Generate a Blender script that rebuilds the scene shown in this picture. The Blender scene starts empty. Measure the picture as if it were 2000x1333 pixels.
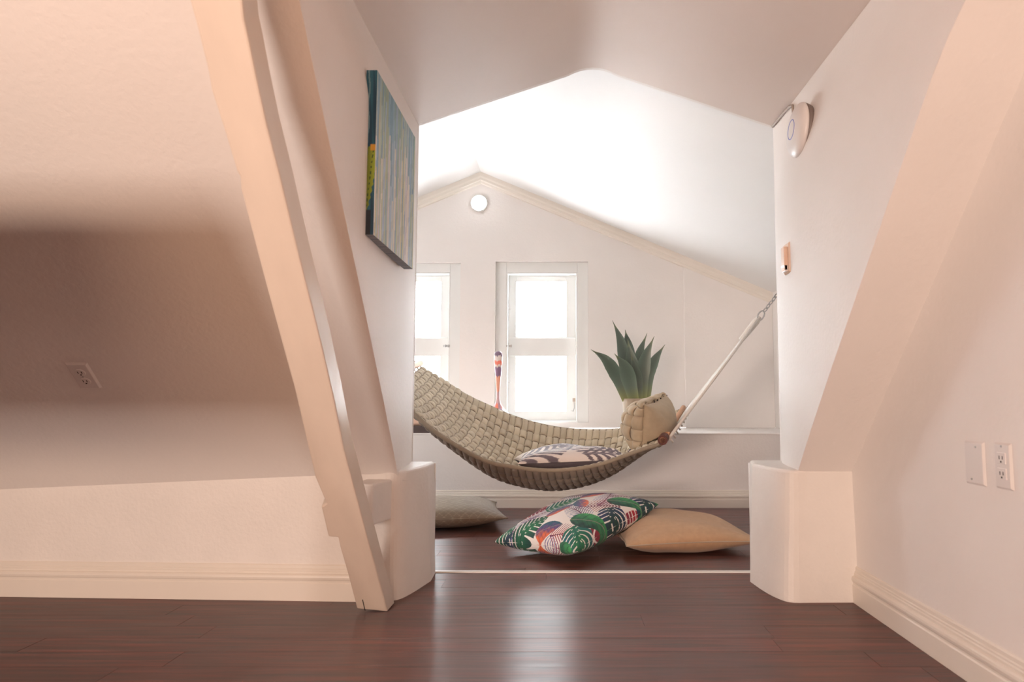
import bpy, bmesh, math, random
import numpy as np
from mathutils import Vector, Matrix

random.seed(7)
rng = np.random.default_rng(11)
sc = bpy.context.scene
COL = sc.collection

# ------------------------------------------------------------------ camera
F_PX, CX, CY = 1333.0, 1100.0, 666.5      # focal length and principal point on the 2000x1333 frame
PITCH = math.radians(5.04)
CAM_H = 0.75
cam_d = bpy.data.cameras.new('camera')
cam_d.sensor_width = 36.0
cam_d.lens = 36.0 * F_PX / 2000.0
cam_d.shift_x = (1000.0 - CX) / 2000.0
cam_d.clip_start = 0.02
cam_d.dof.use_dof = True
cam_d.dof.focus_distance = 3.9
cam_d.dof.aperture_fstop = 4.5
cam = bpy.data.objects.new('camera', cam_d)
COL.objects.link(cam)
cam.location = (0, 0, CAM_H)
cam.rotation_euler = (math.pi / 2 + PITCH, 0, 0)
sc.camera = cam

def ray(u, v):
    a = (u - CX) / F_PX
    c = -(v - CY) / F_PX
    return np.array([a, math.cos(PITCH) - math.sin(PITCH) * c, math.sin(PITCH) + math.cos(PITCH) * c])
def PY(u, v, Y):                          # point at depth Y
    d = ray(u, v)
    return Vector(d * (Y / d[1]) + np.array([0, 0, CAM_H]))
def PX(u, v, X):
    d = ray(u, v)
    return Vector(d * (X / d[0]) + np.array([0, 0, CAM_H]))

# ------------------------------------------------------------------ world, exposure, large lights
w = bpy.data.worlds.new('sky')
sc.world = w
w.use_nodes = True
bg = w.node_tree.nodes['Background']
bg.inputs[0].default_value = (0.93, 0.96, 1.0, 1)
bg.inputs[1].default_value = 32.0
sc.view_settings.view_transform = 'Standard'
sc.view_settings.look = 'None'
sc.view_settings.gamma = 1.0
sc.view_settings.use_curve_mapping = False
sc.view_settings.exposure = 0.0

def area(name, loc, target, sx, sy, power, col):
    l = bpy.data.lights.new(name, 'AREA')
    l.shape = 'RECTANGLE'
    l.size, l.size_y, l.energy, l.color = sx, sy, power, col
    o = bpy.data.objects.new(name, l)
    COL.objects.link(o)
    o.location = loc
    o.rotation_euler = (Vector(target) - Vector(loc)).to_track_quat('-Z', 'Y').to_euler()
    return o
# daylight of the far room's side window (left, hidden by the passage wall)
area('daylight_side_window', (-3.2, 3.6, 1.1), (1.2, 5.6, 1.0), 1.0, 0.9, 34, (1.0, 0.98, 0.96))
# unseen warm area light added behind the camera to light the left slope
area('warm_rear_fill', (-0.65, -2.0, 0.95), (-1.2, 2.0, 1.1), 1.7, 0.26, 40, (1.0, 0.60, 0.36))
# unseen area light added at rear left to brighten the right wall
area('rear_left_fill', (-2.0, -2.2, 0.8), (1.1, 1.5, 0.5), 0.9, 0.6, 122, (1.0, 0.84, 0.74))

# ------------------------------------------------------------------ helpers
def srgb(r, g, b):
    f = lambda c: c / 12.92 if c <= 0.04045 else ((c + 0.055) / 1.055) ** 2.4
    return (f(r), f(g), f(b))
def srgb_np(a):
    a = np.clip(a, 0, 1)
    return np.where(a <= 0.04045, a / 12.92, ((a + 0.055) / 1.055) ** 2.4)
def hexc(h):
    return tuple(int(h[i:i + 2], 16) / 255 for i in (0, 2, 4))

def mat(name, col, rough=0.6, metal=0.0, var=0.06, scale=8.0, bump=0.0, bscale=60.0, coat=0.0, spec=0.5,
        stretch=(1, 1, 1), attr=None, sheen=0.0, emit=None):
    m = bpy.data.materials.new(name)
    m.use_nodes = True
    nt = m.node_tree
    b = nt.nodes['Principled BSDF']
    b.inputs['Roughness'].default_value = rough
    b.inputs['Metallic'].default_value = metal
    b.inputs['Coat Weight'].default_value = coat
    b.inputs['Specular IOR Level'].default_value = spec
    if sheen:
        b.inputs['Sheen Weight'].default_value = sheen
    tc = nt.nodes.new('ShaderNodeTexCoord')
    mp = nt.nodes.new('ShaderNodeMapping')
    mp.inputs['Scale'].default_value = stretch
    nt.links.new(tc.outputs['Object'], mp.inputs['Vector'])
    n = nt.nodes.new('ShaderNodeTexNoise')
    n.inputs['Scale'].default_value = scale
    n.inputs['Detail'].default_value = 5
    nt.links.new(mp.outputs['Vector'], n.inputs['Vector'])
    if attr:
        at = nt.nodes.new('ShaderNodeAttribute')
        at.attribute_name = attr
        src = at.outputs['Color']
    else:
        cr = nt.nodes.new('ShaderNodeValToRGB')
        lo = tuple(max(0, c * (1 - var)) for c in col)
        hi = tuple(min(1, c * (1 + var)) for c in col)
        cr.color_ramp.elements[0].color = (*lo, 1)
        cr.color_ramp.elements[1].color = (*hi, 1)
        cr.color_ramp.elements[0].position = 0.3
        cr.color_ramp.elements[1].position = 0.7
        nt.links.new(n.outputs['Fac'], cr.inputs['Fac'])
        src = cr.outputs['Color']
    nt.links.new(src, b.inputs['Base Color'])
    if bump:
        n2 = nt.nodes.new('ShaderNodeTexNoise')
        n2.inputs['Scale'].default_value = bscale
        n2.inputs['Detail'].default_value = 4
        nt.links.new(mp.outputs['Vector'], n2.inputs['Vector'])
        bp = nt.nodes.new('ShaderNodeBump')
        bp.inputs['Strength'].default_value = bump
        bp.inputs['Distance'].default_value = 0.004
        nt.links.new(n2.outputs['Fac'], bp.inputs['Height'])
        nt.links.new(bp.outputs['Normal'], b.inputs['Normal'])
    if emit:
        b.inputs['Emission Color'].default_value = (*emit[0], 1)
        b.inputs['Emission Strength'].default_value = emit[1]
    return m

M = {}
M['plaster'] = mat('plaster_white', srgb(.935, .915, .90), .62, var=.02, scale=2.5, bump=.35, bscale=55)
M['plaster_rough'] = mat('plaster_textured', srgb(.93, .91, .89), .6, var=.025, scale=6, bump=.45, bscale=60)
M['roof'] = mat('plaster_satin', srgb(.94, .935, .93), .55, var=.015, scale=1.5, bump=.1, bscale=9)
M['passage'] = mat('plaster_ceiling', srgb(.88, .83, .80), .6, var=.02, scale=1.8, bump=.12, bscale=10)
M['trim'] = mat('trim_paint', srgb(.92, .89, .85), .4, var=.015, scale=5)
M['beam'] = mat('beam_paint', srgb(.90, .845, .79), .28, var=.045, scale=5, bump=.55, bscale=11, stretch=(2, 1, .45))
M['window'] = mat('window_paint', srgb(.93, .93, .92), .35, var=.01)
M['metal'] = mat('metal_bright', srgb(.72, .72, .72), .3, 1.0, var=.03)
M['plastic'] = mat('plastic_white', srgb(.9, .88, .87), .35, var=.01)
M['dark'] = mat('dark_slot', srgb(.16, .12, .11), .7)
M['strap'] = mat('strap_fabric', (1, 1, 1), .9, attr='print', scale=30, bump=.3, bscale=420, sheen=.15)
M['binding'] = mat('binding_fabric', srgb(.60, .55, .48), .9, var=.06, scale=30, bump=.25, bscale=420)
M['wovenpillow'] = mat('pillow_canvas', srgb(.70, .63, .53), .92, var=.06, scale=24, bump=.3, bscale=380, sheen=.15)
M['rope'] = mat('rope_cotton', srgb(.91, .89, .86), .85, var=.05, scale=60, bump=.4, bscale=300)
M['barwood'] = mat('spreader_wood', srgb(.80, .60, .45), .5, var=.12, scale=12, stretch=(1, .2, 1))
M['leather'] = mat('leather_brown', srgb(.36, .17, .13), .55, var=.1, scale=30)
M['tan'] = mat('cushion_tan', srgb(.76, .62, .49), .92, var=.05, scale=40, bump=.35, bscale=340, sheen=.2)
M['print'] = mat('printed_cloth', (1, 1, 1), .75, attr='print', bump=.12, bscale=350, sheen=.1)
M['paint_print'] = mat('painted_canvas', (1, 1, 1), .5, attr='print', bump=.2, bscale=180)
M['seam'] = mat('seam_cord', srgb(.72, .65, .57), .9, var=.04)
M['slate'] = mat('slate_fabric', srgb(.36, .325, .345), .9, var=.06, scale=30, bump=.25, bscale=350)
M['leaf'] = mat('agave_leaf', (1, 1, 1), .33, attr='print', bump=.08, bscale=60)
M['pot'] = mat('pot_ceramic', srgb(.63, .56, .48), .78, var=.16, scale=16, bump=.5, bscale=70, stretch=(1, 1, .35))
M['soil'] = mat('pot_soil', srgb(.25, .2, .16), .95, var=.3, scale=60)
M['vase'] = mat('vase_glaze', (1, 1, 1), .35, attr='print')
M['dark_plastic'] = mat('plastic_grey', srgb(.50, .45, .43), .5)
M['bluering'] = mat('ring_blue', srgb(.45, .50, .78), .4)
M['cable'] = mat('cable_grey', srgb(.66, .61, .57), .5)
M['darkwood'] = mat('dark_stained_wood', srgb(.27, .2, .185), .4, var=.15, scale=10, stretch=(.1, 1, 1))
M['mattress'] = mat('mattress_cloth', srgb(.90, .76, .67), .9, var=.04, scale=20, bump=.2, bscale=300)
M['lamp'] = mat('lamp_diffuser', (1, 1, 1), .4, emit=((.97, .98, 1.0), 14.0))

def wood_floor():
    m = bpy.data.materials.new('floor_wood')
    m.use_nodes = True
    nt = m.node_tree
    L = nt.links.new
    b = nt.nodes['Principled BSDF']
    tc = nt.nodes.new('ShaderNodeTexCoord')
    oi = nt.nodes.new('ShaderNodeObjectInfo')
    mul = nt.nodes.new('ShaderNodeVectorMath'); mul.operation = 'SCALE'
    cmb = nt.nodes.new('ShaderNodeCombineXYZ')
    L(oi.outputs['Random'], cmb.inputs[0]); L(oi.outputs['Random'], cmb.inputs[1])
    L(cmb.outputs[0], mul.inputs[0]); mul.inputs['Scale'].default_value = 37.0
    add = nt.nodes.new('ShaderNodeVectorMath'); add.operation = 'ADD'
    L(tc.outputs['Object'], add.inputs[0]); L(mul.outputs[0], add.inputs[1])
    mp = nt.nodes.new('ShaderNodeMapping')
    mp.inputs['Scale'].default_value = (1.1, 16, 6)
    L(add.outputs[0], mp.inputs['Vector'])
    n = nt.nodes.new('ShaderNodeTexNoise')
    n.inputs['Scale'].default_value = 2.6; n.inputs['Detail'].default_value = 8; n.inputs['Roughness'].default_value = .62
    n.inputs['Distortion'].default_value = .4
    L(mp.outputs['Vector'], n.inputs['Vector'])
    cr = nt.nodes.new('ShaderNodeValToRGB')
    e = cr.color_ramp.elements
    e[0].position = .28; e[0].color = (*srgb(.13, .065, .05), 1)
    e[1].position = .74; e[1].color = (*srgb(.50, .19, .115), 1)
    x = e.new(.5); x.color = (*srgb(.34, .12, .075), 1)
    L(n.outputs['Fac'], cr.inputs['Fac'])
    hv = nt.nodes.new('ShaderNodeHueSaturation')
    mr = nt.nodes.new('ShaderNodeMapRange')
    mr.inputs['To Min'].default_value = .82; mr.inputs['To Max'].default_value = 1.18
    L(oi.outputs['Random'], mr.inputs['Value']); L(mr.outputs[0], hv.inputs['Value'])
    L(cr.outputs['Color'], hv.inputs['Color']); L(hv.outputs['Color'], b.inputs['Base Color'])
    n2 = nt.nodes.new('ShaderNodeTexNoise')
    n2.inputs['Scale'].default_value = 3.0; n2.inputs['Detail'].default_value = 4
    mp2 = nt.nodes.new('ShaderNodeMapping'); mp2.inputs['Scale'].default_value = (1.0, 7, 1)
    L(add.outputs[0], mp2.inputs['Vector']); L(mp2.outputs['Vector'], n2.inputs['Vector'])
    mr2 = nt.nodes.new('ShaderNodeMapRange')
    mr2.inputs['To Min'].default_value = .30; mr2.inputs['To Max'].default_value = .44
    L(n2.outputs['Fac'], mr2.inputs['Value']); L(mr2.outputs[0], b.inputs['Roughness'])
    bp = nt.nodes.new('ShaderNodeBump'); bp.inputs['Strength'].default_value = .18; bp.inputs['Distance'].default_value = .003
    L(n.outputs['Fac'], bp.inputs['Height']); L(bp.outputs['Normal'], b.inputs['Normal'])
    b.inputs['Specular IOR Level'].default_value = 1.0
    b.inputs['IOR'].default_value = 1.7
    b.inputs['Anisotropic'].default_value = .95
    tv = nt.nodes.new('ShaderNodeCombineXYZ'); tv.inputs[1].default_value = 1.0
    L(tv.outputs[0], b.inputs['Tangent'])
    return m
M['floor'] = wood_floor()
M['panel'] = mat('wall_panelling', srgb(.50, .36, .28), .55, var=.15, scale=5, stretch=(4, 4, .4))

def glass():
    m = bpy.data.materials.new('window_glass')
    m.use_nodes = True
    nt = m.node_tree
    for n in list(nt.nodes):
        if n.type != 'OUTPUT_MATERIAL': nt.nodes.remove(n)
    out = [n for n in nt.nodes][0]
    t = nt.nodes.new('ShaderNodeBsdfTransparent'); t.inputs[0].default_value = (.97, .98, .98, 1)
    g = nt.nodes.new('ShaderNodeBsdfGlossy'); g.inputs['Roughness'].default_value = .02
    mx = nt.nodes.new('ShaderNodeMixShader'); mx.inputs[0].default_value = .06
    nt.links.new(t.outputs[0], mx.inputs[1]); nt.links.new(g.outputs[0], mx.inputs[2])
    nt.links.new(mx.outputs[0], out.inputs['Surface'])
    return m
M['glass'] = glass()

class MB:
    def __init__(s): s.v, s.f = [], []
    def add(s, verts, faces):
        o = len(s.v)
        s.v += [tuple(map(float, p)) for p in verts]
        s.f += [tuple(i + o for i in f) for f in faces]
        return s
    def box(s, x0, x1, y0, y1, z0, z1):
        v = [(x, y, z) for z in (z0, z1) for y in (y0, y1) for x in (x0, x1)]
        return s.add(v, [(0, 2, 3, 1), (4, 5, 7, 6), (0, 1, 5, 4), (2, 6, 7, 3), (0, 4, 6, 2), (1, 3, 7, 5)])
    def prism(s, poly, d):                # closed polygon extruded by vector d
        n = len(poly)
        d = Vector(d)
        v = [Vector(p) for p in poly] + [Vector(p) + d for p in poly]
        f = [tuple(range(n - 1, -1, -1)), tuple(range(n, 2 * n))]
        f += [(i, (i + 1) % n, n + (i + 1) % n, n + i) for i in range(n)]
        return s.add(v, f)
    def tube(s, pts, r, seg=8, caps=True):
        pts = [Vector(p) for p in pts]
        n = len(pts)
        rs = r if hasattr(r, '__len__') else [r] * n
        v, f = [], []
        prev = None
        for i, p in enumerate(pts):
            t = (pts[min(i + 1, n - 1)] - pts[max(i - 1, 0)]).normalized()
            if prev is None:
                a = t.orthogonal().normalized()
            else:
                a = (prev - t * prev.dot(t)).normalized()
            prev = a
            b = t.cross(a)
            for k in range(seg):
                an = 2 * math.pi * k / seg
                v.append(p + (a * math.cos(an) + b * math.sin(an)) * rs[i])
        for i in range(n - 1):
            for k in range(seg):
                k2 = (k + 1) % seg
                f.append((i * seg + k, i * seg + k2, (i + 1) * seg + k2, (i + 1) * seg + k))
        if caps:
            f.append(tuple(range(seg - 1, -1, -1)))
            f.append(tuple((n - 1) * seg + k for k in range(seg)))
        return s.add(v, f)
    def ring(s, c, a, b, R, r, seg=20, sub=8, ry=None):     # torus in the plane of a, b
        c, a, b = Vector(c), Vector(a).normalized(), Vector(b).normalized()
        nrm = a.cross(b)
        ry = ry or R
        v, f = [], []
        for i in range(seg):
            an = 2 * math.pi * i / seg
            q = c + a * R * math.cos(an) + b * ry * math.sin(an)
            o = (a * math.cos(an) + b * math.sin(an)).normalized()
            for k in range(sub):
                bn = 2 * math.pi * k / sub
                v.append(q + o * r * math.cos(bn) + nrm * r * math.sin(bn))
        for i in range(seg):
            for k in range(sub):
                i2, k2 = (i + 1) % seg, (k + 1) % sub
                f.append((i * sub + k, i2 * sub + k, i2 * sub + k2, i * sub + k2))
        return s.add(v, f)
    def lathe(s, prof, c, seg=32, axis=None):       # prof [(r, h)], around axis through c
        c = Vector(c)
        ax = Vector(axis or (0, 0, 1)).normalized()
        a = ax.orthogonal().normalized(); b = ax.cross(a)
        v, f = [], []
        n = len(prof)
        for r, h in prof:
            for k in range(seg):
                an = 2 * math.pi * k / seg
                v.append(c + ax * h + (a * math.cos(an) + b * math.sin(an)) * r)
        for i in range(n - 1):
            for k in range(seg):
                k2 = (k + 1) % seg
                f.append((i * seg + k, i * seg + k2, (i + 1) * seg + k2, (i + 1) * seg + k))
        f.append(tuple(range(seg - 1, -1, -1)))
        f.append(tuple((n - 1) * seg + k for k in range(seg)))
        return s.add(v, f)

def build(name, mb, material, parent=None, smooth=False, colors=None, bevel=0.0, seg=2, fix=True):
    me = bpy.data.meshes.new(name)
    me.from_pydata(mb.v, [], mb.f)
    if fix:
        bm = bmesh.new(); bm.from_mesh(me)
        bmesh.ops.recalc_face_normals(bm, faces=bm.faces)
        bm.to_mesh(me); bm.free()
    me.materials.append(material)
    if smooth:
        me.polygons.foreach_set('use_smooth', [True] * len(me.polygons))
    if colors is not None:
        at = me.color_attributes.new('print', 'FLOAT_COLOR', 'POINT')
        c = np.ones((len(me.vertices), 4), dtype=np.float32)
        c[:, :3] = srgb_np(np.asarray(colors))
        at.data.foreach_set('color', c.ravel())
    o = bpy.data.objects.new(name, me)
    COL.objects.link(o)
    if parent is not None:
        o.parent = parent
        o.matrix_parent_inverse = Matrix.Translation(parent.location).inverted()
    if bevel:
        md = o.modifiers.new('bevel', 'BEVEL')
        md.width, md.segments, md.limit_method = bevel, seg, 'ANGLE'
        md.angle_limit = math.radians(35)
    return o
def struct(name, mb, material, parent=None, **k):
    o = build(name, mb, material, parent, **k)
    if parent is None: o['kind'] = 'structure'
    return o
def thing(name, label, cat, loc=(0, 0, 0), group=None):
    o = bpy.data.objects.new(name, None)
    o.empty_display_size = .05
    COL.objects.link(o)
    o.location = loc
    return tag(o, label, cat, group)
def tag(o, label, cat, group=None):
    o['label'], o['category'], o['kind'] = label, cat, 'thing'
    if group: o['group'] = group
    return o
def spline(pts, n):
    P = np.array([tuple(p) for p in pts])
    P = np.vstack([2 * P[0] - P[1], P, 2 * P[-1] - P[-2]])
    out = []
    segs = len(P) - 3
    for t in np.linspace(0, segs - 1e-9, n):
        i = int(t); x = t - i
        p0, p1, p2, p3 = P[i:i + 4]
        out.append(.5 * ((2 * p1) + (-p0 + p2) * x + (2 * p0 - 5 * p1 + 4 * p2 - p3) * x * x + (-p0 + 3 * p1 - 3 * p2 + p3) * x ** 3))
    return np.array(out)
def smooth01(x): x = np.clip(x, 0, 1); return x * x * (3 - 2 * x)

# ------------------------------------------------------------------ room dimensions
D = 5.9                      # far window wall
YP = 3.08                    # far end of the passage
XR = 1.105                   # right wall of the front room
XL = -2.8
RX, RZ, RS = -0.727, 2.768, 0.423     # ridge of the far room roof: x, height, slope
FR, FL = 1.82, -3.35         # far room side walls
def roof_z(x): return RZ - RS * abs(x - RX)
SZ, SY, SS = 0.478, 2.65, 0.983       # slope (sloping ceiling of the front room): z at SY, slope
def slope_y(z): return SY - (z - SZ) / SS
def wall_l(y, z):
    d = YP - y
    return -.6765 + smooth01((2.03 - z) / .35) * (.035 * (1 - math.exp(-d / .25)) + .03 * d)
def wall_r(y, z):
    d = YP - y
    return .98 - smooth01((2.02 - z) / .5) * .092 * (1 - math.exp(-d / .2))
ARCH = [(-.6755, 2.036)]
for t in np.linspace(0, 1, 9):            # rounded peak
    ax, az = .137, 2.318
    p0, p1, p2 = (.02, 2.277), (.137, 2.345), (.255, 2.277)
    ARCH.append(((1 - t) ** 2 * p0[0] + 2 * t * (1 - t) * p1[0] + t * t * p2[0],
                 (1 - t) ** 2 * p0[1] + 2 * t * (1 - t) * p1[1] + t * t * p2[1]))
ARCH.append((.983, 2.024))

# floors: dark base with boards running across
def floor(name, x0, x1, y0, y1, wid, first_len):
    f = struct(name, MB().box(x0, x1, y0, y1, -.06, -.012), M['dark'])
    y, r = y1, 0
    while y > y0 + .01:
        ya = max(y - wid, y0)
        x = x0 - random.uniform(0, first_len)
        while x < x1:
            ln = random.uniform(1.5, 2.6)
            a, b = max(x, x0), min(x + ln, x1)
            if b - a > .02:
                build('plank', MB().box(a + .0006, b - .0006, ya + .0007, y - .0007, -.0125, random.uniform(-.0006, 0)), M['floor'], f, fix=False)
            x += ln
        y = ya
    return f
floor('floor', XL, XR, -2.5, YP - .012, .118, 1.6)
floor('floor_far', FL, FR, YP + .012, 4.93, .118, 1.6)
struct('trim_threshold', MB().box(-.6, .86, YP - .012, YP + .012, -.03, .006), M['window'], bevel=.002)

# knee wall on the left (slightly oblique) and the sloping ceiling above
def knee_y(x): return 2.652 + .048 * (-.69 - x)
kx = [XL, -.69]
kw = MB()
kw.prism([(XL, knee_y(XL), 0), (-.66, knee_y(-.66), 0), (-.66, knee_y(-.66), SZ - .008), (XL, knee_y(XL), SZ - .028)], (0, .12, 0))
struct('wall_left', kw, M['plaster_rough'])

sl = MB()
def sp(x, z): return (x, slope_y(z), z)
zs = np.linspace(SZ - .03, 2.036, 26)
sl.add([sp(XL, SZ - .13), sp(-.60, SZ - .035)] + [sp(wall_l(slope_y(z), z), z) for z in zs] + [sp(-.6755, 2.6), sp(XL, 2.6)],
       [tuple(range(4 + len(zs)))])
zs2 = np.linspace(SZ - .0, 2.024, 26)
sl.add([sp(XR + .02, 2.6), sp(.983, 2.6)] + [sp(wall_r(slope_y(z), z), z) for z in zs2[::-1]] + [sp(XR + .02, SZ - .0)],
       [tuple(range(3 + len(zs2)))])
sl.add([sp(x, z) for x, z in ARCH] + [sp(.983, 2.6), sp(-.6755, 2.6)], [tuple(range(len(ARCH) + 2))])
struct('ceiling_slope', sl, M['plaster'])

# passage walls: lightly curved plaster from the slope edge to the far opening
def passage_wall(fn, top, z0):
    mb = MB()
    nz, ny = 30, 16
    v, f = [], []
    for z in np.linspace(z0, top, nz):
        ys = slope_y(z)
        for t in np.linspace(0, 1, ny):
            y = ys + (YP - ys) * t
            v.append((fn(y, z), y, z))
    for i in range(nz - 1):
        for j in range(ny - 1):
            f.append((i * ny + j, i * ny + j + 1, (i + 1) * ny + j + 1, (i + 1) * ny + j))
    return mb.add(v, f)
struct('wall_passage_left', passage_wall(wall_l, 2.036, SZ - .03), M['plaster'], smooth=True)
struct('wall_passage_right', passage_wall(wall_r, 2.024, SZ - .02), M['plaster'], smooth=True)
pc = MB()
v, f = [], []
CARCH = [(-.74, 2.036)] + ARCH + [(1.05, 2.024)]
for x, z in CARCH:
    v += [(x, slope_y(z), z), (x, YP, z)]
for i in range(len(CARCH) - 1):
    f.append((2 * i, 2 * i + 1, 2 * i + 3, 2 * i + 2))
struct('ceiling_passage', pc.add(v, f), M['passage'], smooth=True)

# plaster stubs on both sides of the opening (ends of the knee wall)
def stub(name, foot, top, h, inset):
    mb = MB()
    def soften(q):                        # round the plan between its fixed corner points
        q = [Vector((a, b, 0)) for a, b in q]
        mid_ = spline(q[1:6], 15)
        return [(q[0].x, q[0].y)] + [(m_[0], m_[1]) for m_ in mid_] + [(p.x, p.y) for p in q[6:]]
    foot, top = soften(foot), soften(top)
    nz = 14
    n = len(foot)
    v, f = [], []
    for i in range(nz):
        t = i / (nz - 1)
        for k in range(n):
            x = foot[k][0] * (1 - t) + top[k][0] * t
            y = foot[k][1] * (1 - t) + top[k][1] * t
            wob = .0012 * math.sin(9 * t + k * .5)
            v.append((x + wob, y + wob, h * t))
    for i in range(nz - 1):
        for k in range(n):
            k2 = (k + 1) % n
            f.append((i * n + k, i * n + k2, (i + 1) * n + k2, (i + 1) * n + k))
    f.append(tuple((nz - 1) * n + k for k in range(n)))
    mb.add(v, f)
    return struct(name, mb, M['plaster_rough'], bevel=.012, seg=3)
stub('wall_stub_left',
     [(-.80, 2.662), (-.70, 2.652), (-.645, 2.648), (-.612, 2.685), (-.585, 2.78), (-.555, 2.93), (-.562, YP), (-.85, YP)],
     [(-.80, 2.662), (-.70, 2.656), (-.655, 2.652), (-.622, 2.69), (-.60, 2.78), (-.575, 2.93), (-.572, YP), (-.85, YP)], .482, 0)
stub('wall_stub_right',
     [(XR + .02, 2.625), (.93, 2.622), (.85, 2.625), (.815, 2.69), (.792, 2.80), (.778, 2.92), (.822, YP), (1.15, YP)],
     [(XR + .02, 2.645), (.93, 2.645), (.875, 2.645), (.838, 2.70), (.815, 2.80), (.80, 2.92), (.832, YP), (1.15, YP)], .488, 0)
# small plaster bracket between stub and beam
br = MB().prism([(-.72, 2.56, .30), (-.66, 2.56, .35), (-.645, 2.66, .30), (-.72, 2.67, .24)], (0, 0, .0))
b0, b1, b2 = PY(720, 938, 2.60), PY(757, 940, 2.64), PY(722, 968, 2.52)
br = MB().prism([(b0.x - .03, 2.50, .452), (b0.x + .045, 2.50, .452), (b1.x + .015, 2.66, .452), (b0.x - .03, 2.66, .452)], (0, 0, -.15))
struct('trim_bracket', br, M['plaster_rough'], bevel=.008)

# right wall, rear walls and flat ceiling of the front room
struct('wall_right', MB().box(XR, XR + .06, -2.5, YP, 0, 2.7), M['plaster'])
struct('wall_gable_left', MB().box(XL - .06, XL, -2.5, YP, 0, 2.7), M['panel'])
struct('wall_rear', MB().box(XL, XR, -2.56, -2.5, 0, 2.6), M['panel'])
struct('ceiling', MB().box(XL - .06, XR + .06, -2.5, YP, 2.6, 2.66), M['panel'])

# baseboards
PROF = [(0, 0), (.022, 0), (.022, .064), (.019, .068), (.0195, .074), (.0225, .079), (.024, .086), (.0225, .093), (.018, .097),
        (.013, .099), (.013, .106), (.010, .109), (.010, .114), (.007, .117), (.0065, .127), (.003, .131), (0, .131)]
def baseboard(name, p, q, nrm, hs=1.0):
    p, q, nrm = Vector(p), Vector(q), Vector(nrm)
    return struct(name, MB().prism([p + nrm * o + Vector((0, 0, z * hs)) for o, z in PROF], q - p), M['trim'])
nl = Vector((-.048, -1, 0)).normalized()
baseboard('baseboard_left', (XL, knee_y(XL), 0), (-.69, knee_y(-.69), 0), nl)
baseboard('baseboard_right', (XR, -2.5, 0), (XR, 2.632, 0), (-1, 0, 0))
baseboard('baseboard_back', (FL, 4.912, 0), (FR, 4.912, 0), (0, -1, 0), .93)

# far room: divider, roof, bench ledge, window wall, side walls
dv = MB()
out = [(FL, 0), (-.57, 0), (-.57, .475), (-.675, .475)] + ARCH + [(.975, .475), (.83, .475), (.83, 0), (FR, 0), (FR, 2.8), (FL, 2.8)]
dv.prism([(x, YP - .002, z) for x, z in out], (0, .02, 0))
struct('wall_divider', dv, M['plaster'])
rf = MB()
rf.prism([(FL, YP, roof_z(FL)), (RX, YP, RZ), (FR, YP, roof_z(FR)), (FR, YP, roof_z(FR) + .06), (RX, YP, RZ + .06), (FL, YP, roof_z(FL) + .06)], (0, D - YP + .02, 0))
struct('ceiling_far', rf, M['roof'])
struct('wall_far_right', MB().box(FR, FR + .06, YP, D, 0, roof_z(FR) + .02), M['plaster'])
struct('wall_far_left', MB().box(FL - .06, FL, YP, D, 0, roof_z(FL) + .02), M['plaster'])
ZB = PY(1000, 847, 4.912).z
struct('wall_bench', MB().box(FL, FR, 4.912, D, 0, ZB - .012), M['plaster'])
struct('trim_bench_top', MB().box(FL, FR, 4.911, D, ZB - .012, ZB), M['plaster'], bevel=.004)

def fx(u): return PY(u, 640, D).x
def fz(v): return PY(1000, v, D).z
# window wall as panels around the two openings
W2 = (fx(967), fx(1149), fz(826), fz(511))
sh = fx(716) - fx(967)
W1 = (W2[0] + sh, W2[1] + sh, W2[2], W2[3] - .01)
wl = MB()
T = .10
def wpanel(x0, x1, z0, ztop=None, z1=None):
    if z1 is not None:
        wl.box(x0, x1, D, D + T, z0, z1)
    else:
        xs = [x0] + ([RX] if x0 < RX < x1 else []) + [x1]
        wl.prism([(x0, D, z0), (x1, D, z0)] + [(x, D, roof_z(x) + .03) for x in xs[::-1]], (0, T, 0))
wpanel(FL, W1[0], ZB)
wpanel(W1[0], W1[1], ZB, z1=W1[2]); wpanel(W1[0], W1[1], W1[3])
wpanel(W1[1], W2[0], ZB)
wpanel(W2[0], W2[1], ZB, z1=W2[2]); wpanel(W2[0], W2[1], W2[3])
wpanel(W2[1], FR, ZB)
struct('wall_back', wl, M['plaster'])
xs = fx(1336)
struct('wall_back_panel', MB().prism([(xs, D - .012, ZB), (FR, D - .012, ZB), (FR, D - .012, roof_z(FR) - .09), (xs, D - .012, roof_z(xs) - .09)], (0, .013, 0)), M['plaster'], bevel=.004)

# cornice along the gable
def cornice(name, xa, xb):
    za, zb = roof_z(xa), roof_z(xb)
    prof = [(0, 0), (.035, 0), (.035, -.035), (.03, -.05), (.03, -.07), (.022, -.078), (.018, -.095), (0, -.1)]
    mb = MB()
    v = [(xa, D - o, za + z) for o, z in prof] + [(xb, D - o, zb + z) for o, z in prof]
    n = len(prof)
    f = [tuple(range(n)), tuple(range(2 * n - 1, n - 1, -1))] + [(i, n + i, n + (i + 1) % n, (i + 1) % n) for i in range(n)]
    return struct(name, mb.add(v, f), M['trim'])
cornice('trim_cornice_right', RX, FR)
cornice('trim_cornice_left', FL, RX)

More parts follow.
